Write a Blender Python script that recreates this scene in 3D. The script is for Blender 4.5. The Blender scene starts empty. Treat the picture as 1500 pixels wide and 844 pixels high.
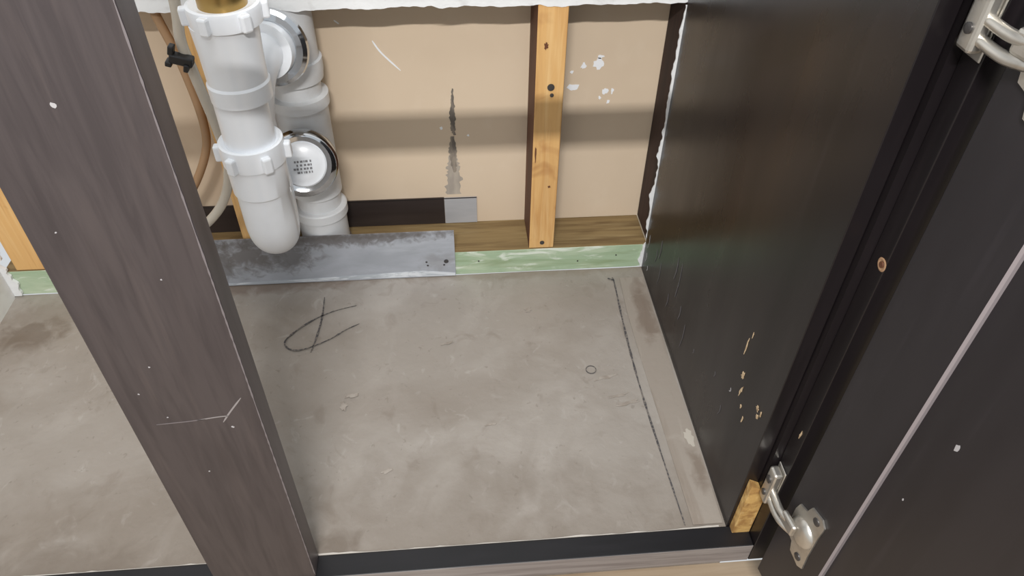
import bpy, bmesh, math, random
from mathutils import Vector, Matrix, noise
random.seed(7)
S = bpy.context.scene
try:
    S.view_settings.view_transform = 'Standard'
    S.view_settings.look = 'None'
except Exception: pass

# ------------------------------------------------------------ camera
f = 1080.0
def nv(v): return Vector(v).normalized()
D = nv((-22, 1180, f)); Yc = nv((-125, -991, f)); Yc = (Yc - D*Yc.dot(D)).normalized(); Zc = -D
Xc = Yc.cross(Zc)
C = Vector((-0.338, -1.010, 0.889))
right = Vector((Xc.x, Yc.x, Zc.x)); up = -Vector((Xc.y, Yc.y, Zc.y)); back = -Vector((Xc.z, Yc.z, Zc.z))
cam = bpy.data.cameras.new("camera"); co = bpy.data.objects.new("camera", cam)
S.collection.objects.link(co)
M = Matrix((right, up, back)).transposed().to_4x4(); M.translation = C
co.matrix_world = M
cam.sensor_width = 36; cam.lens = 36*f/1500; cam.clip_start = 0.02
S.camera = co

# ------------------------------------------------------------ materials
def lin(c):
    o = []
    for v in c[:3]:
        v = v/255.0
        o.append(v/12.92 if v <= 0.04045 else ((v+0.055)/1.055)**2.4)
    return (o[0], o[1], o[2], 1)

def mat(name, base, rough=0.5, metal=0.0, layers=(), bump=None, rlayer=None, trans=0.0, spec=0.5, coat=0.0, stains=()):
    m = bpy.data.materials.new(name); m.use_nodes = True
    nt = m.node_tree; N = nt.nodes; L = nt.links
    b = N["Principled BSDF"]
    tc = N.new("ShaderNodeTexCoord")
    def nz(scale, detail=4, dist=0.0, rough_=0.55, loc=(0, 0, 0)):
        mp = N.new("ShaderNodeMapping"); mp.inputs["Scale"].default_value = scale
        mp.inputs["Location"].default_value = loc
        L.new(tc.outputs["Object"], mp.inputs["Vector"])
        t = N.new("ShaderNodeTexNoise"); t.inputs["Scale"].default_value = 1.0
        t.inputs["Detail"].default_value = detail; t.inputs["Roughness"].default_value = rough_
        t.inputs["Distortion"].default_value = dist
        L.new(mp.outputs["Vector"], t.inputs["Vector"])
        return t.outputs["Fac"]
    def ramp(src, lo, hi, amt=1.0):
        r = N.new("ShaderNodeMapRange"); r.inputs["From Min"].default_value = lo; r.inputs["From Max"].default_value = hi
        r.inputs["To Min"].default_value = 0; r.inputs["To Max"].default_value = amt
        L.new(src, r.inputs["Value"]); return r.outputs["Result"]
    rgb = N.new("ShaderNodeRGB"); rgb.outputs[0].default_value = lin(base)
    cur = rgb.outputs[0]
    def mixin(fac, cur, col):
        mx = N.new("ShaderNodeMix"); mx.data_type = 'RGBA'
        L.new(fac, mx.inputs[0]); L.new(cur, mx.inputs[6]); mx.inputs[7].default_value = lin(col)
        return mx.outputs[2]
    for i, ly in enumerate(layers):
        col, sc, det, lo, hi, amt = ly[:6]; dist = ly[6] if len(ly) > 6 else 0.0
        cur = mixin(ramp(nz(sc, det, dist, loc=(i*3.1, i*1.7, i*5.3)), lo, hi, amt), cur, col)
    # localised stains : (x,y,z, rx,ry,rz, amount, colour, noise scale)
    for (c, r, amt, col, ns) in stains:
        mp = N.new("ShaderNodeMapping"); mp.inputs["Location"].default_value = tuple(-c[k]/r[k] for k in range(3))
        mp.inputs["Scale"].default_value = tuple(1/r[k] for k in range(3))
        L.new(tc.outputs["Object"], mp.inputs["Vector"])
        ln = N.new("ShaderNodeVectorMath"); ln.operation = 'LENGTH'; L.new(mp.outputs[0], ln.inputs[0])
        nn_ = nz((ns, ns, ns), 6, .8, loc=(c[0]*9, c[1]*7, 2))
        ad = N.new("ShaderNodeMath"); ad.operation = 'MULTIPLY_ADD'; L.new(nn_, ad.inputs[0]); ad.inputs[1].default_value = 2.4; ad.inputs[2].default_value = -1.2
        sm = N.new("ShaderNodeMath"); sm.operation = 'ADD'; L.new(ad.outputs[0], sm.inputs[0]); L.new(ln.outputs["Value"], sm.inputs[1])
        rr_ = N.new("ShaderNodeMapRange"); rr_.inputs["From Min"].default_value = .5; rr_.inputs["From Max"].default_value = 1.25
        rr_.inputs["To Min"].default_value = amt; rr_.inputs["To Max"].default_value = 0
        L.new(sm.outputs[0], rr_.inputs["Value"])
        cur = mixin(rr_.outputs[0], cur, col)
    L.new(cur, b.inputs["Base Color"])
    b.inputs["Roughness"].default_value = rough; b.inputs["Metallic"].default_value = metal
    b.inputs["Specular IOR Level"].default_value = spec
    b.inputs["Transmission Weight"].default_value = trans
    b.inputs["Coat Weight"].default_value = coat
    if rlayer:
        sc, lo, hi, r0, r1 = rlayer
        r = N.new("ShaderNodeMapRange"); r.inputs["From Min"].default_value = lo; r.inputs["From Max"].default_value = hi
        r.inputs["To Min"].default_value = r0; r.inputs["To Max"].default_value = r1
        L.new(nz(sc, 5), r.inputs["Value"]); L.new(r.outputs["Result"], b.inputs["Roughness"])
    if bump:
        sc, st, dist = bump
        bp = N.new("ShaderNodeBump"); bp.inputs["Strength"].default_value = st; bp.inputs["Distance"].default_value = dist
        L.new(nz(sc, 6), bp.inputs["Height"]); L.new(bp.outputs["Normal"], b.inputs["Normal"])
    return m

BR = (104, 90, 76)
m_conc = mat("concrete", (153, 146, 138), 0.6, layers=[
    ((132, 123, 113), (4, 5, 5), 5, 0.42, 0.72, 0.7, 0.6),
    ((170, 164, 157), (8, 6, 9), 6, 0.50, 0.72, 0.6, 1.0),
    ((124, 112, 100), (2.2, 3, 2), 4, 0.52, 0.72, 0.35, 0.5),
    ((178, 173, 167), (30, 24, 30), 6, 0.62, 0.74, 0.45, 1.5),
    ((120, 109, 98), (26, 20, 20), 6, 0.60, 0.74, 0.45, 0.8),
    ((104, 94, 84), (110, 90, 90), 3, 0.66, 0.74, 0.35, 0.4)],
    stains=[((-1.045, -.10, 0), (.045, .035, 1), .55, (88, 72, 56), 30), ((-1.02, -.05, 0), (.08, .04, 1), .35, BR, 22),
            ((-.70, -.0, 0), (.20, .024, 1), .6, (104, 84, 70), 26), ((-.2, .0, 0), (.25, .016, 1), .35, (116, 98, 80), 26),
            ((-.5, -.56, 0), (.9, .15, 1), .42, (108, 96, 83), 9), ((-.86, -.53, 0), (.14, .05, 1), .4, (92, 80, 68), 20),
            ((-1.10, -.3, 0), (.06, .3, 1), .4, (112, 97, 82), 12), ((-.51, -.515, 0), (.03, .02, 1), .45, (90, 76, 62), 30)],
    bump=((45, 45, 45), 0.45, 0.003), rlayer=((6, 6, 6), 0.3, 0.7, 0.40, 0.66))
m_conc2 = mat("concrete_edge", (150, 141, 131), 0.65, layers=[
    ((122, 108, 95), (30, 5, 5), 5, 0.5, 0.66, 0.55, 0.6),
    ((172, 164, 154), (40, 12, 9), 6, 0.6, 0.7, 0.4, 1.0)],
    stains=[((-.02, -.12, 0), (.016, .07, 1), .5, (96, 76, 60), 30), ((-.012, -.44, 0), (.012, .03, 1), .5, (98, 80, 64), 40)], bump=((50, 50, 50), 0.3, 0.003))
m_tan = mat("drywall_paper", (210, 191, 167), 0.75, layers=[
    ((197, 177, 153), (3, 3, 3), 4, 0.4, 0.7, 0.5), ((218, 202, 181), (20, 3, 14), 4, 0.55, 0.75, 0.3)], spec=0.25)
m_white = mat("plaster_white", (222, 223, 223), 0.8, layers=[((172, 168, 164), (30, 30, 30), 6, 0.55, 0.75, 0.6)], bump=((50, 50, 50), 0.5, 0.003))
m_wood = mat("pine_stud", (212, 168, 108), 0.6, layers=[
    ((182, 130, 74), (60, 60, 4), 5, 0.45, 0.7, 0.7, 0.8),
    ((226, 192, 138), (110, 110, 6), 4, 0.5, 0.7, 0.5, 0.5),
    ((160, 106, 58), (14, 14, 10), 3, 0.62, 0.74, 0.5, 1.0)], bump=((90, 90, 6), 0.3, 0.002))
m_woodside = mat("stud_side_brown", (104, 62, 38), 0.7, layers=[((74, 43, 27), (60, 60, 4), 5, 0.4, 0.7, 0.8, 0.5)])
m_shadedstud = mat("shaded_stud", (62, 41, 33), 0.8, layers=[((38, 26, 22), (60, 60, 4), 5, 0.4, 0.7, 0.8, 0.5)])  # shadow on the right-hand stud painted in as dark brown
m_platetop = mat("sole_plate_top", (136, 114, 76), 0.7, layers=[
    ((98, 76, 46), (5, 70, 60), 5, 0.42, 0.66, 0.85, 0.8), ((160, 140, 100), (7, 100, 60), 5, 0.55, 0.75, 0.6)], bump=((6, 90, 90), 0.4, 0.003))
m_green = mat("treated_green", (160, 180, 150), 0.65, layers=[
    ((188, 200, 174), (9, 20, 30), 5, 0.48, 0.66, 0.8, 0.8), ((128, 144, 104), (6, 60, 60), 5, 0.52, 0.7, 0.6, 0.8),
    ((224, 229, 218), (14, 40, 50), 5, 0.58, 0.68, 0.8, 0.8)], bump=((20, 60, 60), 0.4, 0.002))
m_galv = mat("galvanised_steel", (178, 182, 190), 0.45, 0.2, layers=[
    ((150, 154, 160), (6, 8, 10), 5, 0.42, 0.62, 0.6, 0.8), ((200, 205, 212), (6, 10, 40), 5, 0.55, 0.75, 0.6)],
    stains=[((-.70, 0, .066), (.055, 1, .035), .85, (108, 103, 100), 56), ((-.63, 0, .06), (.05, 1, .03), .7, (112, 108, 106), 70), ((-.745, 0, .05), (.02, 1, .05), .7, (106, 102, 100), 50),
            ((-.58, 0, .095), (.20, 1, .016), .75, (96, 90, 86), 70), ((-.47, 0, .10), (.15, 1, .008), .6, (96, 90, 86), 60), ((-.37, 0, .035), (.03, 1, .02), .35, (136, 132, 130), 60)],
    rlayer=((20, 20, 20), 0.3, 0.7, 0.32, 0.55))
m_steel_darkrefl = mat("steel_dark_reflection", (66, 58, 56), 0.4, 0.4, layers=[((46, 38, 36), (4, 4, 30), 4, 0.4, 0.7, 0.7)])  # dark reflection in the rear plate, painted as its colour
m_steel_lightrefl = mat("steel_light_reflection", (176, 176, 178), 0.5, 0.1, layers=[((154, 156, 160), (10, 10, 40), 4, 0.4, 0.7, 0.7)])  # brighter reflection at the plate's right end, painted as its colour
m_esp = mat("espresso_laminate", (27, 23, 25), 0.32, layers=[
    ((17, 14, 16), (14, 14, 3), 4, 0.4, 0.7, 0.8, 0.4), ((42, 37, 39), (60, 60, 4), 4, 0.55, 0.75, 0.35)],
    bump=((60, 60, 4), 0.02, 0.001), rlayer=((7, 7, 2), 0.3, 0.7, 0.20, 0.38), spec=0.4)
m_stile = mat("espresso_woodgrain", (72, 65, 65), 0.5, layers=[
    ((56, 50, 51), (110, 110, 9), 6, 0.42, 0.66, 0.6, 0.6), ((85, 76, 74), (60, 60, 5), 5, 0.52, 0.72, 0.45, 0.8),
    ((52, 46, 47), (12, 12, 3), 4, 0.5, 0.7, 0.5)], bump=((160, 160, 14), 0.1, 0.001), spec=0.4)
m_stileside = mat("espresso_edge", (92, 85, 87), 0.42, layers=[((68, 61, 63), (60, 60, 6), 5, 0.4, 0.7, 0.7)])
m_railfront = mat("rail_woodgrain", (140, 133, 130), 0.5, layers=[
    ((104, 96, 94), (6, 80, 120), 6, 0.42, 0.66, 0.7, 0.5), ((158, 152, 148), (9, 80, 90), 5, 0.55, 0.72, 0.5)])
m_black = mat("black_edge", (16, 15, 18), 0.45, layers=[((28, 26, 30), (8, 60, 60), 4, 0.4, 0.7, 0.6)])
m_door = mat("door_espresso", (38, 35, 38), 0.4, layers=[((28, 25, 28), (20, 20, 4), 4, 0.4, 0.7, 0.8), ((52, 48, 52), (90, 90, 6), 5, 0.6, 0.75, 0.3)])
m_bevel = mat("door_bevel", (140, 132, 134), 0.35)
m_pvc = mat("pvc_white", (238, 241, 245), 0.28, layers=[((218, 219, 219), (9, 9, 9), 5, 0.5, 0.75, 0.5)], coat=0.2)
m_pvc2 = mat("pvc_white_old", (222, 224, 226), 0.4, layers=[((196, 193, 188), (12, 12, 12), 5, 0.5, 0.72, 0.6)])
m_chrome = mat("chrome", (205, 208, 212), 0.1, 1.0)
m_nickel = mat("satin_nickel", (200, 196, 188), 0.32, 0.85, layers=[((156, 150, 142), (60, 60, 60), 4, 0.5, 0.7, 0.5)])
m_brass = mat("brass", (178, 148, 92), 0.35, 1.0)
m_screw = mat("screw_steel", (92, 90, 90), 0.4, 0.8)
m_hose = mat("clear_hose", (206, 198, 184), 0.25, spec=0.6, trans=.25)
m_hose2 = mat("brown_hose", (160, 128, 96), 0.4)
m_blackpl = mat("black_plastic", (16, 16, 18), 0.4)
m_pencil = mat("pencil_graphite", (70, 68, 70), 0.7, layers=[((126, 119, 112), (260, 260, 260), 4, 0.46, 0.6, 0.9)])
m_raw = mat("raw_particle_wood", (206, 166, 100), 0.8, layers=[((150, 108, 58), (60, 60, 60), 5, 0.45, 0.65, 0.8), ((228, 196, 134), (90, 90, 40), 4, 0.55, 0.7, 0.6)], bump=((120, 120, 120), 0.6, 0.002))
m_chip = mat("chip_tan", (204, 180, 146), 0.8, layers=[((130, 106, 78), (160, 160, 160), 4, 0.5, 0.62, 0.8)])
m_scuff = mat("scuff_white", (170, 167, 168), 0.7)
m_scuffd = mat("scuff_grey", (98, 95, 98), 0.7)
m_scuffe = mat("scuff_edge", (112, 105, 106), 0.6)
m_paint = mat("paint_spot", (236, 238, 241), 0.6)
m_smear = mat("dark_smear", (146, 135, 122), 0.7, layers=[((92, 86, 80), (60, 60, 18), 5, 0.44, 0.56, 0.85)])
m_smear2 = mat("grey_smear", (184, 173, 158), 0.7, layers=[((156, 147, 137), (40, 40, 10), 4, 0.42, 0.62, 0.9)])
m_label = mat("label_print", (128, 128, 130), 0.6)
m_roomfloor = mat("room_floor_wood", (176, 156, 132), 0.5, layers=[((146, 124, 100), (4, 60, 4), 5, 0.42, 0.68, 0.8, 0.5)])
m_pipegrey = mat("grey_iron", (104, 92, 84), 0.7)

# ------------------------------------------------------------ mesh helpers
def link(o, parent=None):
    S.collection.objects.link(o)
    if parent: o.parent = parent
    return o
def empty(name):
    e = bpy.data.objects.new(name, None); e.empty_display_size = 0.05
    return link(e)
def meshobj(name, bm, m, parent=None, smooth=False, bevel=0.0, seg=2):
    me = bpy.data.meshes.new(name); bmesh.ops.recalc_face_normals(bm, faces=bm.faces[:]); bm.to_mesh(me); bm.free()
    ms = m if isinstance(m, (list, tuple)) else [m]
    for x in ms: me.materials.append(x)
    if smooth:
        for p in me.polygons: p.use_smooth = True
    o = bpy.data.objects.new(name, me); link(o, parent)
    if bevel > 0:
        b = o.modifiers.new("bevel", 'BEVEL'); b.width = bevel; b.segments = seg; b.limit_method = 'ANGLE'
    return o
def box(name, lo, hi, m, parent=None, bevel=0.0, mtx=None, facemat=None):
    bm = bmesh.new()
    v = [bm.verts.new((x, y, z)) for x in (lo[0], hi[0]) for y in (lo[1], hi[1]) for z in (lo[2], hi[2])]
    for q in ((0, 1, 3, 2), (4, 6, 7, 5), (0, 4, 5, 1), (2, 3, 7, 6), (0, 2, 6, 4), (1, 5, 7, 3)):
        bm.faces.new([v[i] for i in q])
    bmesh.ops.recalc_face_normals(bm, faces=bm.faces[:]); bm.normal_update()
    if facemat:
        for fc in bm.faces:
            for (ax, sg, idx) in facemat:
                if fc.normal[ax]*sg > 0.9: fc.material_index = idx
    if mtx: bmesh.ops.transform(bm, matrix=mtx, verts=bm.verts[:])
    return meshobj(name, bm, m, parent, bevel=bevel)
def tube(name, pts, radii, m, parent=None, seg=40, cap=True, smooth=True, mtx=None):
    pts = [Vector(p) for p in pts]
    if not isinstance(radii, (list, tuple)): radii = [radii]*len(pts)
    bm = bmesh.new(); rings = []
    t0 = None; u = None
    for i, p in enumerate(pts):
        a = pts[max(i-1, 0)]; b = pts[min(i+1, len(pts)-1)]
        if (b-a).length < 1e-7: t = t0
        else: t = (b-a).normalized()
        if u is None: u = t.orthogonal().normalized()
        else: u = (u - t*u.dot(t)).normalized()
        w = t.cross(u); t0 = t
        rings.append([bm.verts.new(p + (u*math.cos(k*2*math.pi/seg) + w*math.sin(k*2*math.pi/seg))*radii[i]) for k in range(seg)])
    for a, b in zip(rings, rings[1:]):
        for k in range(seg):
            bm.faces.new((a[k], a[(k+1) % seg], b[(k+1) % seg], b[k]))
    if cap:
        bm.faces.new(rings[0][::-1]); bm.faces.new(rings[-1])
    if mtx: bmesh.ops.transform(bm, matrix=mtx, verts=bm.verts[:])
    o = meshobj(name, bm, m, parent)
    for p in o.data.polygons: p.use_smooth = len(p.vertices) == 4
    es = o.modifiers.new("es", 'EDGE_SPLIT'); es.split_angle = math.radians(35)
    return o
def profile(name, origin, axis, prof, m, parent=None, seg=48):
    o = Vector(origin); a = Vector(axis).normalized()
    bm = bmesh.new(); u = a.orthogonal().normalized(); w = a.cross(u); rings = []
    for (t, r) in prof:
        p = o+a*t
        rings.append([bm.verts.new(p+(u*math.cos(k*2*math.pi/seg)+w*math.sin(k*2*math.pi/seg))*max(r, 1e-5)) for k in range(seg)])
    for A, B in zip(rings, rings[1:]):
        for k in range(seg): bm.faces.new((A[k], A[(k+1) % seg], B[(k+1) % seg], B[k]))
    bm.faces.new(rings[0][::-1]); bm.faces.new(rings[-1])
    ob = meshobj(name, bm, m, parent)
    for p in ob.data.polygons: p.use_smooth = len(p.vertices) == 4
    es = ob.modifiers.new("es", 'EDGE_SPLIT'); es.split_angle = math.radians(32)
    return ob
def poly(name, pts, nrm, th, m, parent=None):
    bm = bmesh.new(); nrm = Vector(nrm)*th
    a = [bm.verts.new(Vector(p)) for p in pts]; b = [bm.verts.new(Vector(p)+nrm) for p in pts]
    f0 = bm.faces.new(a); f1 = bm.faces.new(b[::-1]); k = len(a)
    for i in range(k): bm.faces.new((a[i], b[i], b[(i+1) % k], a[(i+1) % k]))
    bm.normal_update()
    bmesh.ops.triangulate(bm, faces=[f0, f1], ngon_method='EAR_CLIP')
    return meshobj(name, bm, m, parent)
def blob(name, c, ua, ub, ra, rb, nrm, m, parent=None, th=0.0006, n=18, jag=0.3, sd=0):
    ua = Vector(ua); ub = Vector(ub); c = Vector(c); rnd = random.Random(sd+int(c.x*1e4)+int(c.z*3e4)+int(c.y*7e4)); pts = []
    for i in range(n):
        t = i*2*math.pi/n; k = 1+rnd.uniform(-jag, jag)
        pts.append(c+ua*math.cos(t)*ra*k+ub*math.sin(t)*rb*k)
    return poly(name, pts, nrm, th, m, parent)
def ribbon(name, pts, w, nrm, m, parent=None, th=0.0005, taper=True, jit=0.0):
    pts = [Vector(p) for p in pts]; nrm = Vector(nrm)
    q = []
    for i in range(len(pts)-1):
        p0 = pts[max(i-1, 0)]; p1 = pts[i]; p2 = pts[i+1]; p3 = pts[min(i+2, len(pts)-1)]
        for k in range(8):
            t = k/8
            q.append(.5*((2*p1)+(-p0+p2)*t+(2*p0-5*p1+4*p2-p3)*t*t+(-p0+3*p1-3*p2+p3)*t**3))
    q.append(pts[-1]); L = []; R = []; n = len(q)
    for i, p in enumerate(q):
        t = (q[min(i+1, n-1)]-q[max(i-1, 0)]).normalized(); s = t.cross(nrm)
        ww = w*0.5*(1+random.uniform(-jit, jit))
        if taper: ww *= (0.35+0.65*min(1, 5*min(i, n-1-i)/n))
        L.append(p+s*ww); R.append(p-s*ww)
    bm = bmesh.new(); rows = []
    for l, r in zip(L, R):
        rows.append([bm.verts.new(l), bm.verts.new(r), bm.verts.new(r+nrm*th), bm.verts.new(l+nrm*th)])
    for a, b in zip(rows, rows[1:]):
        for k in range(4): bm.faces.new((a[k], a[(k+1) % 4], b[(k+1) % 4], b[k]))
    bm.faces.new(rows[0]); bm.faces.new(rows[-1][::-1])
    return meshobj(name, bm, m, parent)

XL = -1.107
# ------------------------------------------------------------ floor
def heightfield_floor():
    bm = bmesh.new(); nx, ny = 120, 60; V = []
    for i in range(nx+1):
        row = []
        for j in range(ny+1):
            x = XL-0.02+(0.02-XL+0.012)*i/nx; y = -0.53+0.53*j/ny
            z = 0.0012*noise.noise(Vector((x*7, y*7, 0.3)))+0.0004*noise.noise(Vector((x*30, y*30, 1.3)))-0.001
            row.append(bm.verts.new((x, y, z)))
        V.append(row)
    for i in range(nx):
        for j in range(ny): bm.faces.new((V[i][j], V[i+1][j], V[i+1][j+1], V[i][j+1]))
    r = bmesh.ops.extrude_face_region(bm, geom=bm.faces[:])
    for v in [g for g in r['geom'] if isinstance(g, bmesh.types.BMVert)]: v.co.z = -0.1
    o = meshobj("floor", bm, m_conc, smooth=True)
    es = o.modifiers.new("es", 'EDGE_SPLIT'); es.split_angle = math.radians(40)
heightfield_floor()
box("floor_room", (-2.2, -2.6, -0.12), (1.6, -0.53, -0.10), m_roomfloor)

pm = empty("pencil_marking")
ribbon("line", [(-.060, -.030, .0006), (-.058, -.043, .0006), (-.0625, -.16, .0006), (-.0635, -.276, .0006), (-.060, -.393, .0006), (-.054, -.524, .0006)], .0030, (0, 0, 1), m_pencil, pm, jit=.4)
ribbon("line_head", [(-.068, -.030, .0006), (-.058, -.036, .0006)], .003, (0, 0, 1), m_pencil, pm)
ribbon("letter_stem", [(-.573, -.045, .0006), (-.572, -.09, .0006), (-.575, -.13, .0006), (-.582, -.175, .0006)], .0026, (0, 0, 1), m_pencil, pm, jit=.4)
ribbon("letter_upper", [(-.516, -.070, .0006), (-.555, -.082, .0006), (-.592, -.105, .0006), (-.622, -.137, .0006), (-.626, -.155, .0006), (-.612, -.168, .0006), (-.590, -.166, .0006), (-.555, -.148, .0006), (-.530, -.128, .0006), (-.508, -.115, .0006)], .0026, (0, 0, 1), m_pencil, pm, jit=.4)
cpts = [(-.134+.008*math.cos(a), -.245+.008*math.sin(a), .0006) for a in [i*math.pi/8 for i in range(17)]]
ribbon("small_circle", cpts, .0013, (0, 0, 1), m_pencil, pm, taper=False)

fe = empty("concrete_patch")
ed = [(-.046, -.03), (-.05, -.12), (-.049, -.25), (-.046, -.38), (-.043, -.524)]
poly("strip", [(x, y, .0) for x, y in ed]+[(-.003, -.524, 0), (-.002, -.4, 0), (-.004, -.25, 0), (-.003, -.03, 0)], (0, 0, 1), .0005, m_conc2, fe)
blob("lime_chip", (-.012, -.385, .0004), (1, 0, 0), (0, 1, 0), .007, .014, (0, 0, 1), mat("lime", (178, 171, 160), .8), fe, jag=.35, th=.0006)
m_lump = mat("mortar_lump", (162, 154, 145), .7, layers=[((138, 128, 118), (60, 60, 60), 4, .4, .6, .8)])
for (x, y, a, b) in [(-.112, -.262, .02, .003), (-.1, -.30, .014, .003), (-.088, -.315, .018, .003), (-.51, -.27, .010, .003), (-.52, -.29, .006, .008),
                     (-.22, -.10, .006, .005), (-.75, -.33, .008, .012), (-.3, -.34, .008, .002), (-.36, -.17, .012, .002), (-.45, -.41, .008, .003)]:
    blob("lump", (x, y, .0), (1, .2, 0), (-.2, 1, 0), a, b, (0, 0, 1), m_lump, fe, th=.0007, jag=.45)
x = -1.09; top = []; bot = []
while x < -.004:
    a = max(0, noise.noise(Vector((x*9, 1.7, 0))))*.0040+max(0, noise.noise(Vector((x*60, 5.7, 0))))*.002
    top.append((x, -.5298+.0003+a, .001)); bot.append((x, -.5299, .001)); x += .008
poly("pale_lip", top+bot[::-1], (0, 0, 1), .0010, mat("pale_edge", (188, 182, 174), .8), fe)

# ------------------------------------------------------------ cavity wall
box("wall_cavity", (XL-.02, .089, -.03), (.10, .102, .80), m_tan)
wm = empty("drywall_blemish")
yb = .0888
def vsmear(name, pts, m, th, jit=.0015):
    Lp = []; Rp = []
    for i in range(len(pts)-1):
        for k in range(9):
            t = k/9; z, xc, hw = [pts[i][j]*(1-t)+pts[i+1][j]*t for j in range(3)]
            Lp.append((xc-hw*(1+random.uniform(-.3, .3))-random.uniform(0, jit), yb, z)); Rp.append((xc+hw*(1+random.uniform(-.3, .3))+random.uniform(0, jit), yb, z))
    poly(name, Lp+Rp[::-1], (0, -1, 0), th, m, wm)
vsmear("smear_streak", [(.322, -.333, .0002), (.30, -.334, .0018), (.27, -.335, .0042), (.248, -.335, .0032), (.235, -.333, .001)], m_smear, .0004)
vsmear("smear_streak", [(.234, -.337, .003), (.205, -.337, .0055), (.175, -.336, .004), (.16, -.335, .001)], m_smear, .0004)
vsmear("smear_wash", [(.215, -.337, .002), (.18, -.337, .009), (.15, -.338, .0125), (.111, -.339, .0135)], m_smear2, .0002, .001)
ribbon("white_scratch", [(-.452, yb, .405), (-.440, yb, .385), (-.413, yb, .355)], .0026, (0, -1, 0), m_paint, wm)
ribbon("white_scratch_small", [(-.505, yb, .438), (-.498, yb, .432)], .002, (0, -1, 0), m_paint, wm)
for (x, z, a, b) in [(-.097, .358, .008, .008), (-.122, .355, .004, .005), (-.137, .318, .009, .008), (-.082, .310, .005, .005), (-.07, .31, .002, .005), (-.09, .298, .002, .003), (-.095, .37, .005, .003), (-.14, .345, .003, .003), (-.075, .29, .003, .003), (-.31, .235, .002, .002), (-.355, .25, .002, .003), (-.645, .41, .004, .003)]:
    blob("paint_spot", (x, yb, z), (1, 0, 0), (0, 0, 1), a, b, (0, -1, 0), m_paint, wm, n=14, jag=.4, th=.0003)

def ragged():
    x = XL-.02; pts = []
    while x < .10:
        pts.append((x, .489+.006*noise.noise(Vector((x*14, 0, 3)))+.004*noise.noise(Vector((x*60, 2, 3))))); x += .005
    bm = bmesh.new(); rows = []
    for (x, z) in pts:
        rows.append([bm.verts.new((x, 0, z)), bm.verts.new((x, 0, 1.0)), bm.verts.new((x, .014, 1.0)), bm.verts.new((x, .014, z+.003*noise.noise(Vector((x*40, 5, 0)))))])
    for a, b in zip(rows, rows[1:]):
        for k in range(4): bm.faces.new((a[k], a[(k+1) % 4], b[(k+1) % 4], b[k]))
    bm.faces.new(rows[0]); bm.faces.new(rows[-1][::-1])
    return meshobj("wall_back", bm, m_white)
ragged()
def ragged_side(name, x0, inward, z0, z1, y0, y1, w, m, amp=.003, sd=0.0):
    z = z0; rows = []; bm = bmesh.new()
    while z <= z1:
        e = x0+inward*max(.0006, w+amp*2.2*noise.noise(Vector((z*22, sd, 0)))+amp*noise.noise(Vector((z*90, sd, 4))))
        rows.append([bm.verts.new((x0, y0, z)), bm.verts.new((e, y0, z)), bm.verts.new((e, y1, z)), bm.verts.new((x0, y1, z))]); z += .004
    for a, b in zip(rows, rows[1:]):
        for k in range(4): bm.faces.new((a[k], a[(k+1) % 4], b[(k+1) % 4], b[k]))
    bm.faces.new(rows[0]); bm.faces.new(rows[-1][::-1])
    return meshobj(name, bm, m)
ragged_side("drywall_cut_edge", .004, -1, .002, .487, -.0030, -.0004, .0070, m_white, .0032)
ragged_side("drywall_cut_edge.001", XL-.01, 1, .002, .487, -.006, -.0005, .022, m_white, .008, 3.0)
box("wall_left", (XL-.02, -.53, -.03), (XL, -.0065, .80), mat("left_wall_white", (226, 225, 222), .8, layers=[((190, 183, 176), (12, 12, 12), 5, .5, .7, .6)]))

sp = empty("sole_plate")
box("plate", (XL, .0, .0), (.004, .0885, .0525), [m_green, m_platetop], sp, facemat=[(2, 1, 1)], bevel=.0012)
for (x, z) in [(-.30, .03), (-.05, .03), (-.12, .02)]:
    blob("nail", (x, -.0001, z), (1, 0, 0), (0, 0, 1), .0015, .0015, (0, -1, 0), m_screw, sp, n=10, jag=.1)

def stud(name, x0, x1, ztop, mats, y0=0.001):
    e = empty(name)
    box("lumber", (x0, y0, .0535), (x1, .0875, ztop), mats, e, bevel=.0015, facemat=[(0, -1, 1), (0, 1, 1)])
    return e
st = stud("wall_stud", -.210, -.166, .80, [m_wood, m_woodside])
for (x, z, r) in [(-.186, .365, .0055), (-.184, .352, .003)]:
    profile("knot_screw", (x, .0006, z), (0, -1, 0), [(0, r), (.0012, r), (.0014, r*.5)], m_screw, st, 16)
blob("knot", (-.196, .0005, .43), (1, 0, 0), (0, 0, 1), .003, .005, (0, -1, 0), m_woodside, st)
blob("knot", (-.180, .0005, .185), (1, 0, 0), (0, 0, 1), .002, .002, (0, -1, 0), m_woodside, st)
blob("crack", (-.205, .0005, .25), (1, 0, 0), (0, 0, 1), .0012, .014, (0, -1, 0), m_woodside, st)
profile("nail_head", (-.187, .0006, .066), (0, -1, 0), [(0, .004), (.001, .004), (.0014, .002)], m_screw, st, 14)
st2 = stud("wall_stud.001", .0045, .048, .80, [m_shadedstud, m_shadedstud], y0=.015)
st3 = stud("wall_stud.002", -.698, -.655, .80, [m_wood, m_wood])
st4 = stud("wall_stud.003", -1.085, -1.035, .80, [m_wood, m_wood])

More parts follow.
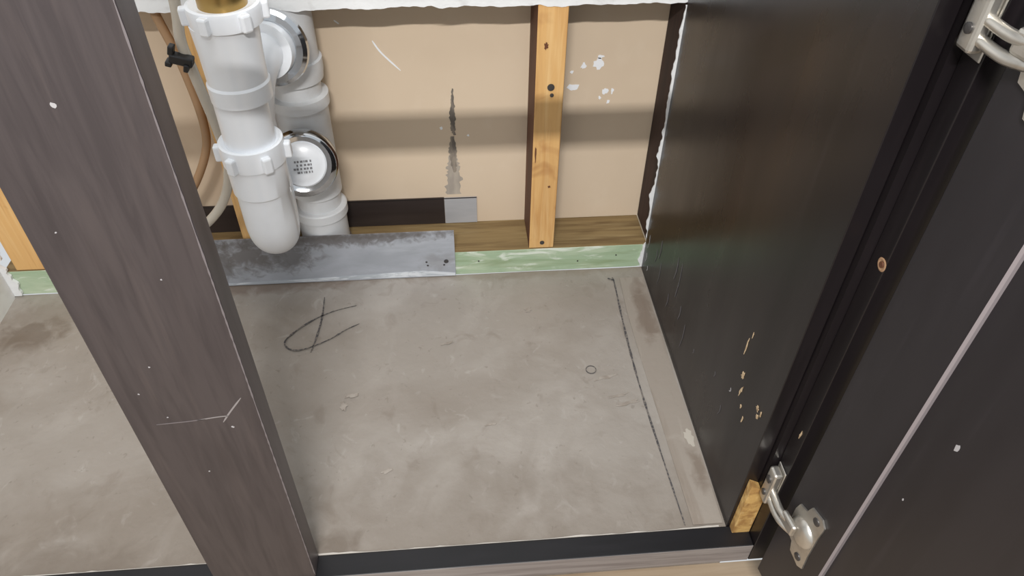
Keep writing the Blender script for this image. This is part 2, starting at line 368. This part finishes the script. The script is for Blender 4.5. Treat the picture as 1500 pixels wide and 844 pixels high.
gp = empty("steel_guard_plate")
box("sheet", (-.760, -.0035, .001), (-.342, -.0018, .104), m_galv, gp)
for (x, z) in [(-.358, .036), (-.393, .036), (-.391, .028), (-.362, .028)]:
    R_ = .0042 if x == -.358 else .0018
    profile("screw", (x, -.0036, z), (0, -1, 0), [(0, R_), (.0006, R_), (.001, R_*.5)], m_screw, gp, 14)
poly("caulk_smear", [(-.75, -.0036, .006), (-.6, -.0036, .009), (-.46, -.0036, .014), (-.40, -.0036, .016), (-.343, -.0036, .008), (-.343, -.0036, .002), (-.5, -.0036, .004), (-.75, -.0036, .002)], (0, -1, 0), .0004,
     mat("caulk", (212, 216, 220), .7, layers=[((172, 178, 184), (14, 14, 60), 5, .48, .58, .95, 1.)]), gp)
gp2 = empty("steel_guard_plate.001")
box("sheet_dark_refl", (-.795, .0850, .0535), (-.357, .0880, .110), m_steel_darkrefl, gp2)  # same steel plate, part with the painted dark reflection
box("sheet_light_refl", (-.3565, .0848, .0535), (-.298, .0880, .109), m_steel_lightrefl, gp2)  # same steel plate, part with the painted lighter reflection
box("top_edge", (-.795, .0846, .108), (-.298, .0850, .110), mat("edge_dark", (30, 26, 26), .5), gp2)

# ------------------------------------------------------------ drain stack (rear)
ds = empty("drain_stack")
sx, sy = -.567, .040
profile("pipe", (sx, sy, .054), (0, 0, 1), [(0, .036), (.75, .036)], m_pvc2, ds)
profile("base_sleeve", (sx+.003, sy, .054), (0, 0, 1), [(0, .041), (.010, .041)], m_pipegrey, ds)
profile("bottom_hub", (sx, sy, .070), (0, 0, 1), [(0, .038), (.002, .041), (.055, .041), (.056, .045), (.071, .045), (.073, .043), (.074, .036)], m_pvc2, ds)
profile("tee_body", (sx, sy, .170), (0, 0, 1), [(0, .036), (.001, .041), (.160, .041), (.161, .045), (.178, .045), (.179, .037)], m_pvc2, ds)
profile("upper_hub", (sx, sy, .372), (0, 0, 1), [(0, .037), (.001, .042), (.016, .044), (.032, .044), (.033, .040), (.16, .040), (.161, .044), (.2, .044)], m_pvc2, ds)
ax = Vector((.12, -.92, .36)).normalized()
c1 = Vector((sx-.004, sy-.02, .248))
profile("cleanout_branch", c1, ax, [(0, .038), (.050, .038), (.051, .044), (.060, .044)], m_pvc2, ds)
profile("chrome_collar", c1+ax*.048, ax, [(0, .048), (.004, .052), (.012, .052), (.018, .048), (.022, .042), (.019, .033)], m_chrome, ds)
profile("cleanout_plug", c1+ax*.058, ax, [(0, .035), (.010, .035), (.012, .033), (.0115, .028), (.013, .024), (.0145, .012), (.015, .001)], m_pvc, ds)
uu = ax.cross(Vector((0, 0, 1))).normalized(); vv = uu.cross(ax).normalized()
rl = random.Random(3)
for i in range(4):
    u0 = -.013
    while u0 < .011:
        wd = rl.uniform(.001, .004)
        cc = c1+ax*.0728+vv*((i-1.5)*.0055-.003)
        poly("embossed_label", [cc+uu*u0+vv*.0015, cc+uu*(u0+wd)+vv*.0015, cc+uu*(u0+wd)-vv*.0015, cc+uu*u0-vv*.0015], ax, .0006, m_label, ds)
        u0 += wd+rl.uniform(.0008, .003)
c2 = Vector((sx-.004, sy-.02, .440))
ax2 = Vector((-.15, -.97, .18)).normalized()
profile("trap_branch", c2, ax2, [(0, .036), (.04, .036), (.041, .042), (.046, .042)], m_pvc2, ds)
profile("chrome_escutcheon", c2+ax2*.040, ax2, [(0, .050), (.004, .053), (.010, .052), (.014, .047), (.015, .038), (.010, .034)], m_chrome, ds)

# ------------------------------------------------------------ sink drain trap (front)
tr = empty("sink_drain_trap")
px, py = -.592, -.17
tx = px+.008
profile("brass_tailpiece", (tx, py, .560), (0, 0, 1), [(0, .027), (.15, .027)], m_brass, tr)
profile("slip_nut_upper", (tx, py, .545), (0, 0, 1), [(0, .037), (.001, .0405), (.018, .0415), (.022, .0405), (.023, .037), (.020, .029)], m_pvc, tr)
profile("sleeve", (px+.004, py, .452), (0, 0, 1), [(0, .032), (.001, .0365), (.022, .037), (.025, .0350), (.060, .036), (.094, .038)], m_pvc, tr)
profile("pipe_mid", (px, py, .385), (0, 0, 1), [(0, .0318), (.07, .0318)], m_pvc, tr)
profile("slip_nut_lower", (px, py, .364), (0, 0, 1), [(0, .036), (.001, .0400), (.022, .0410), (.030, .0400), (.031, .037), (.028, .0318)], m_pvc, tr)
def lugs(cx, z, n, r, parent, off=0.0, h=.026):
    for i in range(n):
        a = off+i*2*math.pi/n
        T = Matrix.Translation((cx, py, z)) @ Matrix.Rotation(a, 4, 'Z')
        box("nut_lug", (r-.006, -.006, 0), (r+.007, .006, h), m_pvc, parent, bevel=.0025, mtx=T)
lugs(tx, .546, 6, .041, tr, .2, .020); lugs(px, .366, 6, .041, tr, .05, .022)
pts = [(px, py, .366), (px, py, .322), (px+.0002, py, .319)]; rr = [.0378, .0372, .0348]
R = .046; zc = .270; n = 20; ox = -.016
for i in range(n+1):
    a = math.pi*i/n
    pts.append((px+ox*(1-math.cos(a))/2, py+R-R*math.cos(a), zc-R*math.sin(a))); rr.append(.0345-.003*(i/n))
pts.append((px+ox, py+2*R, .30)); rr.append(.030)
pts.append((px+ox, py+2*R, .37)); rr.append(.028)
tube("j_bend", pts, rr, m_pvc, tr, seg=48)
e0 = Vector((px+ox, py+2*R, .37)); e1 = c2+ax2*.056
pts = [e0]
for i in range(1, 13):
    t = i/12
    p = (1-t)**2*e0+2*t*(1-t)*(e0+Vector((.012, -.004, .085)))+t*t*e1
    pts.append(p)
tube("trap_elbow", pts, [.028]*len(pts), m_pvc, tr, seg=40)
profile("arm_nut", c2+ax2*.050, ax2, [(0, .034), (.001, .037), (.020, .037), (.021, .028)], m_pvc, tr)
profile("arm_washer", c2+ax2*.048, ax2, [(0, .038), (.0025, .038)], mat("blue_washer", (120, 150, 190), .5), tr)

# ------------------------------------------------------------ supply hoses
def smooth_path(P, n=10):
    P = [Vector(p) for p in P]; out = []
    for i in range(len(P)-1):
        p0 = P[max(i-1, 0)]; p1 = P[i]; p2 = P[i+1]; p3 = P[min(i+2, len(P)-1)]
        for k in range(n):
            t = k/n
            out.append(.5*((2*p1)+(-p0+p2)*t+(2*p0-5*p1+4*p2-p3)*t*t+(-p0+3*p1-3*p2+p3)*t**3))
    out.append(P[-1]); return out
h = empty("supply_hose")
tube("tube", smooth_path([(-.655, -.10, .62), (-.660, -.10, .536), (-.666, -.10, .494), (-.662, -.10, .451), (-.653, -.10, .369), (-.652, -.10, .315), (-.668, -.10, .262), (-.700, -.10, .219), (-.76, -.09, .17), (-.82, -.08, .12)]), .0068, m_hose, h, seg=16)
T = Matrix.Translation((-.668, -.110, .474)) @ Matrix.Rotation(.3, 4, 'Y')
box("clip_body", (-.014, -.007, -.006), (.014, .007, .006), m_blackpl, h, bevel=.002, mtx=T)
box("clip_tab", (-.016, -.006, .004), (-.009, .006, .016), m_blackpl, h, bevel=.0015, mtx=T)
box("clip_tab", (.004, -.010, -.012), (.010, .004, -.002), m_blackpl, h, bevel=.0015, mtx=T)
box("clip_tab", (-.018, -.008, -.011), (-.010, .006, -.004), m_blackpl, h, bevel=.0015, mtx=T)
h2 = empty("supply_hose.001")
tube("tube", smooth_path([(-.74, .02, .62), (-.735, .02, .50), (-.718, .02, .408), (-.712, .02, .310), (-.727, .02, .250), (-.776, .02, .173), (-.84, .03, .12)]), .0065, m_hose2, h2, seg=16)

# ------------------------------------------------------------ cabinet
sd = empty("cabinet_side_panel")
box("panel", (.0002, -.530, -.03), (.018, -.0035, .85), m_esp, sd, bevel=.0008)
def chip(y, z, a, b, tilt=0, xx=-.0002):
    blob("chip", (xx, y, z), (0, math.cos(tilt), math.sin(tilt)), (0, -math.sin(tilt), math.cos(tilt)), a, b, (-1, 0, 0), m_chip, sd, th=.0005, n=14, jag=.5)
chip(-.437, .250, .0012, .014); chip(-.450, .213, .003, .006, .4); chip(-.457, .193, .0018, .010, .2); chip(-.468, .176, .002, .003)
chip(-.502, .214, .0028, .0032); chip(-.507, .205, .0025, .003, .6); chip(-.512, .216, .0014, .004)
chip(-.443, .275, .0008, .005); chip(-.48, .165, .0012, .005)
blob("chip", (.0277, -.552, .228), (0, 1, 0), (0, 0, 1), .0015, .006, (-1, 0, 0), m_chip, sd, th=.0004, n=12, jag=.5)
for (y, z, l, w, mm) in [(-.07, .07, .03, .0016, m_scuffd), (-.085, .09, .04, .0020, m_scuffd), (-.10, .045, .05, .0012, m_scuffd), (-.17, .12, .045, .0024, m_scuffd), (-.19, .10, .07, .0018, m_scuffd),
                         (-.16, .05, .03, .0016, m_scuffd), (-.22, .08, .03, .002, m_scuffd), (-.25, .05, .05, .0012, m_scuffd), (-.02, .03, .02, .0012, m_scuff), (-.02, .06, .03, .001, m_scuff), (-.035, .02, .012, .0016, m_scuff),
                         (-.30, .09, .01, .001, m_scuffd), (-.38, .13, .012, .001, m_scuffd), (-.42, .10, .02, .001, m_scuffd), (-.43, .16, .008, .0012, m_scuff)]:
    ribbon("scuff", [(-.0001, y, z), (-.0001, y-.004, z+l*.5), (-.0001, y-.002, z+l)], w, (-1, 0, 0), mm, sd, th=.0003, jit=.5)

fs = empty("cabinet_face_frame_stile")
box("stile", (.028, -.560, -.035), (.085, -.538, .85), [m_esp, m_stile], fs, bevel=.0008)
box("filler", (.0185, -.5375, -.035), (.085, -.50, .85), m_esp, fs)
profile("screw_hole_rim", (.0278, -.5555, .478), (-1, 0, 0), [(0, .006), (.0006, .0065), (.001, .005), (.0002, .003)], mat("hole_rim", (158, 124, 94), .8), fs, 18)
profile("screw_hole_core", (.0276, -.5555, .478), (-1, 0, 0), [(0, .003), (.0012, .0028)], m_woodside, fs, 14)
rb = empty("raw_wood_block")
poly("block", [(.004, -.5405, .0025), (.027, -.5405, .0025), (.0275, -.5405, .082), (.018, -.5405, .104), (.005, -.5405, .112)], (0, 1, 0), .0100, m_raw, rb)

br = empty("cabinet_bottom_rail")
box("rail", (XL, -.560, -.036), (.0275, -.5302, .002), [m_black, m_railfront], br, facemat=[(1, -1, 1)], bevel=.0012)

cs = empty("cabinet_center_stile")
box("stile", (-.652, -.558, .0025), (-.5315, -.529, .90), [m_stile, m_stileside], cs, bevel=.0015, facemat=[(0, 1, 1)])
def yfr(name, pts, w, mm): ribbon(name, [(x, -.5580, z) for x, z in pts], w, (0, -1, 0), mm, cs, th=.0002)
m_sc2 = mat("scratch_soft", (140, 134, 133), .6)
yfr("scratch", [(-.628, .32), (-.60, .322), (-.582, .324)], .0010, m_scuffe)
yfr("scratch", [(-.590, .323), (-.572, .326), (-.560, .327)], .0012, m_sc2)
yfr("scratch", [(-.567, .318), (-.557, .333), (-.543, .352)], .0016, m_sc2)
for (x, z, r) in [(-.592, .652, .0020), (-.61, .40, .001), (-.57, .50, .0008), (-.56, .31, .0013), (-.63, .55, .0008), (-.60, .24, .001), (-.615, .33, .0008), (-.63, .365, .0008)]:
    blob("speck", (x, -.5580, z), (1, 0, 0), (0, 0, 1), r, r, (0, -1, 0), m_scuff, cs, n=9, jag=.3, th=.0002)
ribbon("worn_edge", [(-.5321, -.5581, .01+i*.0445) for i in range(20)], .0012, (0, -1, 0), m_scuffe, cs, th=.0002, taper=False, jit=.5)

tp = empty("unseen_shadow_rail")
box("rail", (-.530, -.560, .745), (.0275, -.542, .776), m_stile, tp, bevel=.001)  # out-of-view bar, placed and sized to shade a band on the cavity wall
box("rail_left_bay", (XL, -.560, .745), (-.653, -.542, .776), m_stile, tp, bevel=.001)

# ------------------------------------------------------------ door (open ~98 deg)
th = math.radians(8.5)
P = Vector((.0345, -.575, 0))
d = Vector((math.sin(th), -math.cos(th), 0)); nn = Vector((math.cos(th), math.sin(th), 0))
DM = Matrix((( d.x, nn.x, 0, P.x), (d.y, nn.y, 0, P.y), (0, 0, 1, 0), (0, 0, 0, 1)))
dr = empty("cabinet_door")
W = .46; z0 = -.030; z1 = .80; sw = .079; t = .020
box("hinge_stile", (0, 0, z0), (sw, t, z1), m_door, dr, bevel=.001, mtx=DM)
box("lock_stile", (W-sw, 0, z0), (W, t, z1), m_door, dr, bevel=.001, mtx=DM)
box("bottom_rail", (sw, 0, z0), (W-sw, t, z0+.07), m_door, dr, bevel=.001, mtx=DM)
box("top_rail", (sw, 0, z1-.07), (W-sw, t, z1), m_door, dr, bevel=.001, mtx=DM)
box("center_panel", (sw-.004, .005, z0+.066), (W-sw+.004, .014, z1-.066), m_door, dr, mtx=DM)
bm = bmesh.new()
for (a, b) in [((sw-.0012, sw+.0012), (z0+.07, z1-.07))]:
    vs = [bm.verts.new(v) for v in [(a[0], -.0003, b[0]), (a[1], .0012, b[0]), (a[1], .0012, b[1]), (a[0], -.0003, b[1])]]
    bm.faces.new(vs)
r = bmesh.ops.extrude_face_region(bm, geom=bm.faces[:])
for v in [g for g in r['geom'] if isinstance(g, bmesh.types.BMVert)]: v.co.y += .004
bmesh.ops.transform(bm, matrix=DM, verts=bm.verts[:]); meshobj("moulding", bm, m_bevel, dr)
def dspot(s, z, r):
    c = DM @ Vector((s, .0049, z)); blob("speck", c, d, (0, 0, 1), r, r*2, -nn, m_scuff, dr, n=9, th=.0003)
dspot(.118, .397, .0022); dspot(.16, .45, .001); dspot(.105, .30, .0008)

# ------------------------------------------------------------ hinges
def hinge(name, zo):
    e = empty(name)
    box("frame_plate", (.0262, -.5595, zo-.034), (.0279, -.540, zo+.034), m_nickel, e, bevel=.0012)
    box("arm_body", (.0150, -.559, zo-.028), (.0262, -.542, zo+.030), m_nickel, e, bevel=.003)
    profile("adjust_screw", (.0150, -.5505, zo+.014), (-1, 0, 0), [(0, .005), (.0014, .005), (.0018, .003)], m_screw, e, 18)
    profile("adjust_screw", (.0150, -.5505, zo-.012), (-1, 0, 0), [(0, .004), (.0014, .004), (.0018, .002)], m_screw, e, 18)
    for k, dz in enumerate((-.014, .000)):
        a = Vector((.022, -.556, zo+dz-.004)); c = DM @ Vector((.026, -.008, zo+dz-.002)); b = DM @ Vector((.006, -.013, zo+dz-.004))
        tube("link_arm", smooth_path([a, b, c], 8), .0045, m_nickel, e, seg=12)
    pl = [(.016, -.028), (.028, -.032), (.032, -.046), (.050, -.050), (.0575, -.044), (.056, -.020), (.056, .020), (.0575, .044), (.050, .050), (.032, .046), (.028, .032), (.016, .028), (.013, .015), (.013, -.015)]
    poly("cup_plate", [DM @ Vector((s, -.0002, zo+z-.004)) for s, z in pl], -nn, .0022, m_nickel, e)
    cc = DM @ Vector((.036, -.002, zo-.004))
    profile("cup", cc, -nn, [(0, .0195), (.002, .0190), (.005, .0165), (.007, .012), (.0078, .001)], m_nickel, e, 32)
    box("cup_arm", (.008, -.015, -.012), (.034, -.008, .006), m_nickel, e, bevel=.003, mtx=DM @ Matrix.Translation((0, 0, zo-.002)))
    for z in (-.038, .038):
        s0 = DM @ Vector((.045, -.0022, zo-.004+z))
        profile("screw", s0, -nn, [(0, .0052), (.0012, .0050), (.0022, .003)], m_screw, e, 18)
    return e
hinge("cabinet_hinge", .128)
hinge("cabinet_hinge.001", .698)

# ------------------------------------------------------------ light
def area(name, loc, tgt, size, power, col=(1, 1, 1), sy=None):
    l = bpy.data.lights.new(name, 'AREA'); l.size = size; l.energy = power; l.color = col
    if sy: l.shape = 'RECTANGLE'; l.size_y = sy
    o = bpy.data.objects.new(name, l); o.location = loc
    o.rotation_euler = (Vector(tgt)-Vector(loc)).to_track_quat('-Z', 'Y').to_euler(); S.collection.objects.link(o)
area("key_light", (-.45, -1.60, 1.61), (-.45, 0, .2), .45, 32, (1, .98, .96), .03)  # added key light, positioned so the unseen bar shades the wall band
area("ceiling_lamp", (-.5, -1.0, 2.35), (-.5, -.4, 0), 1.0, 12, (1, 1, 1))
w = bpy.data.worlds.new("World"); S.world = w; w.use_nodes = True
w.node_tree.nodes["Background"].inputs[0].default_value = (.93, .97, 1, 1)
w.node_tree.nodes["Background"].inputs[1].default_value = .68
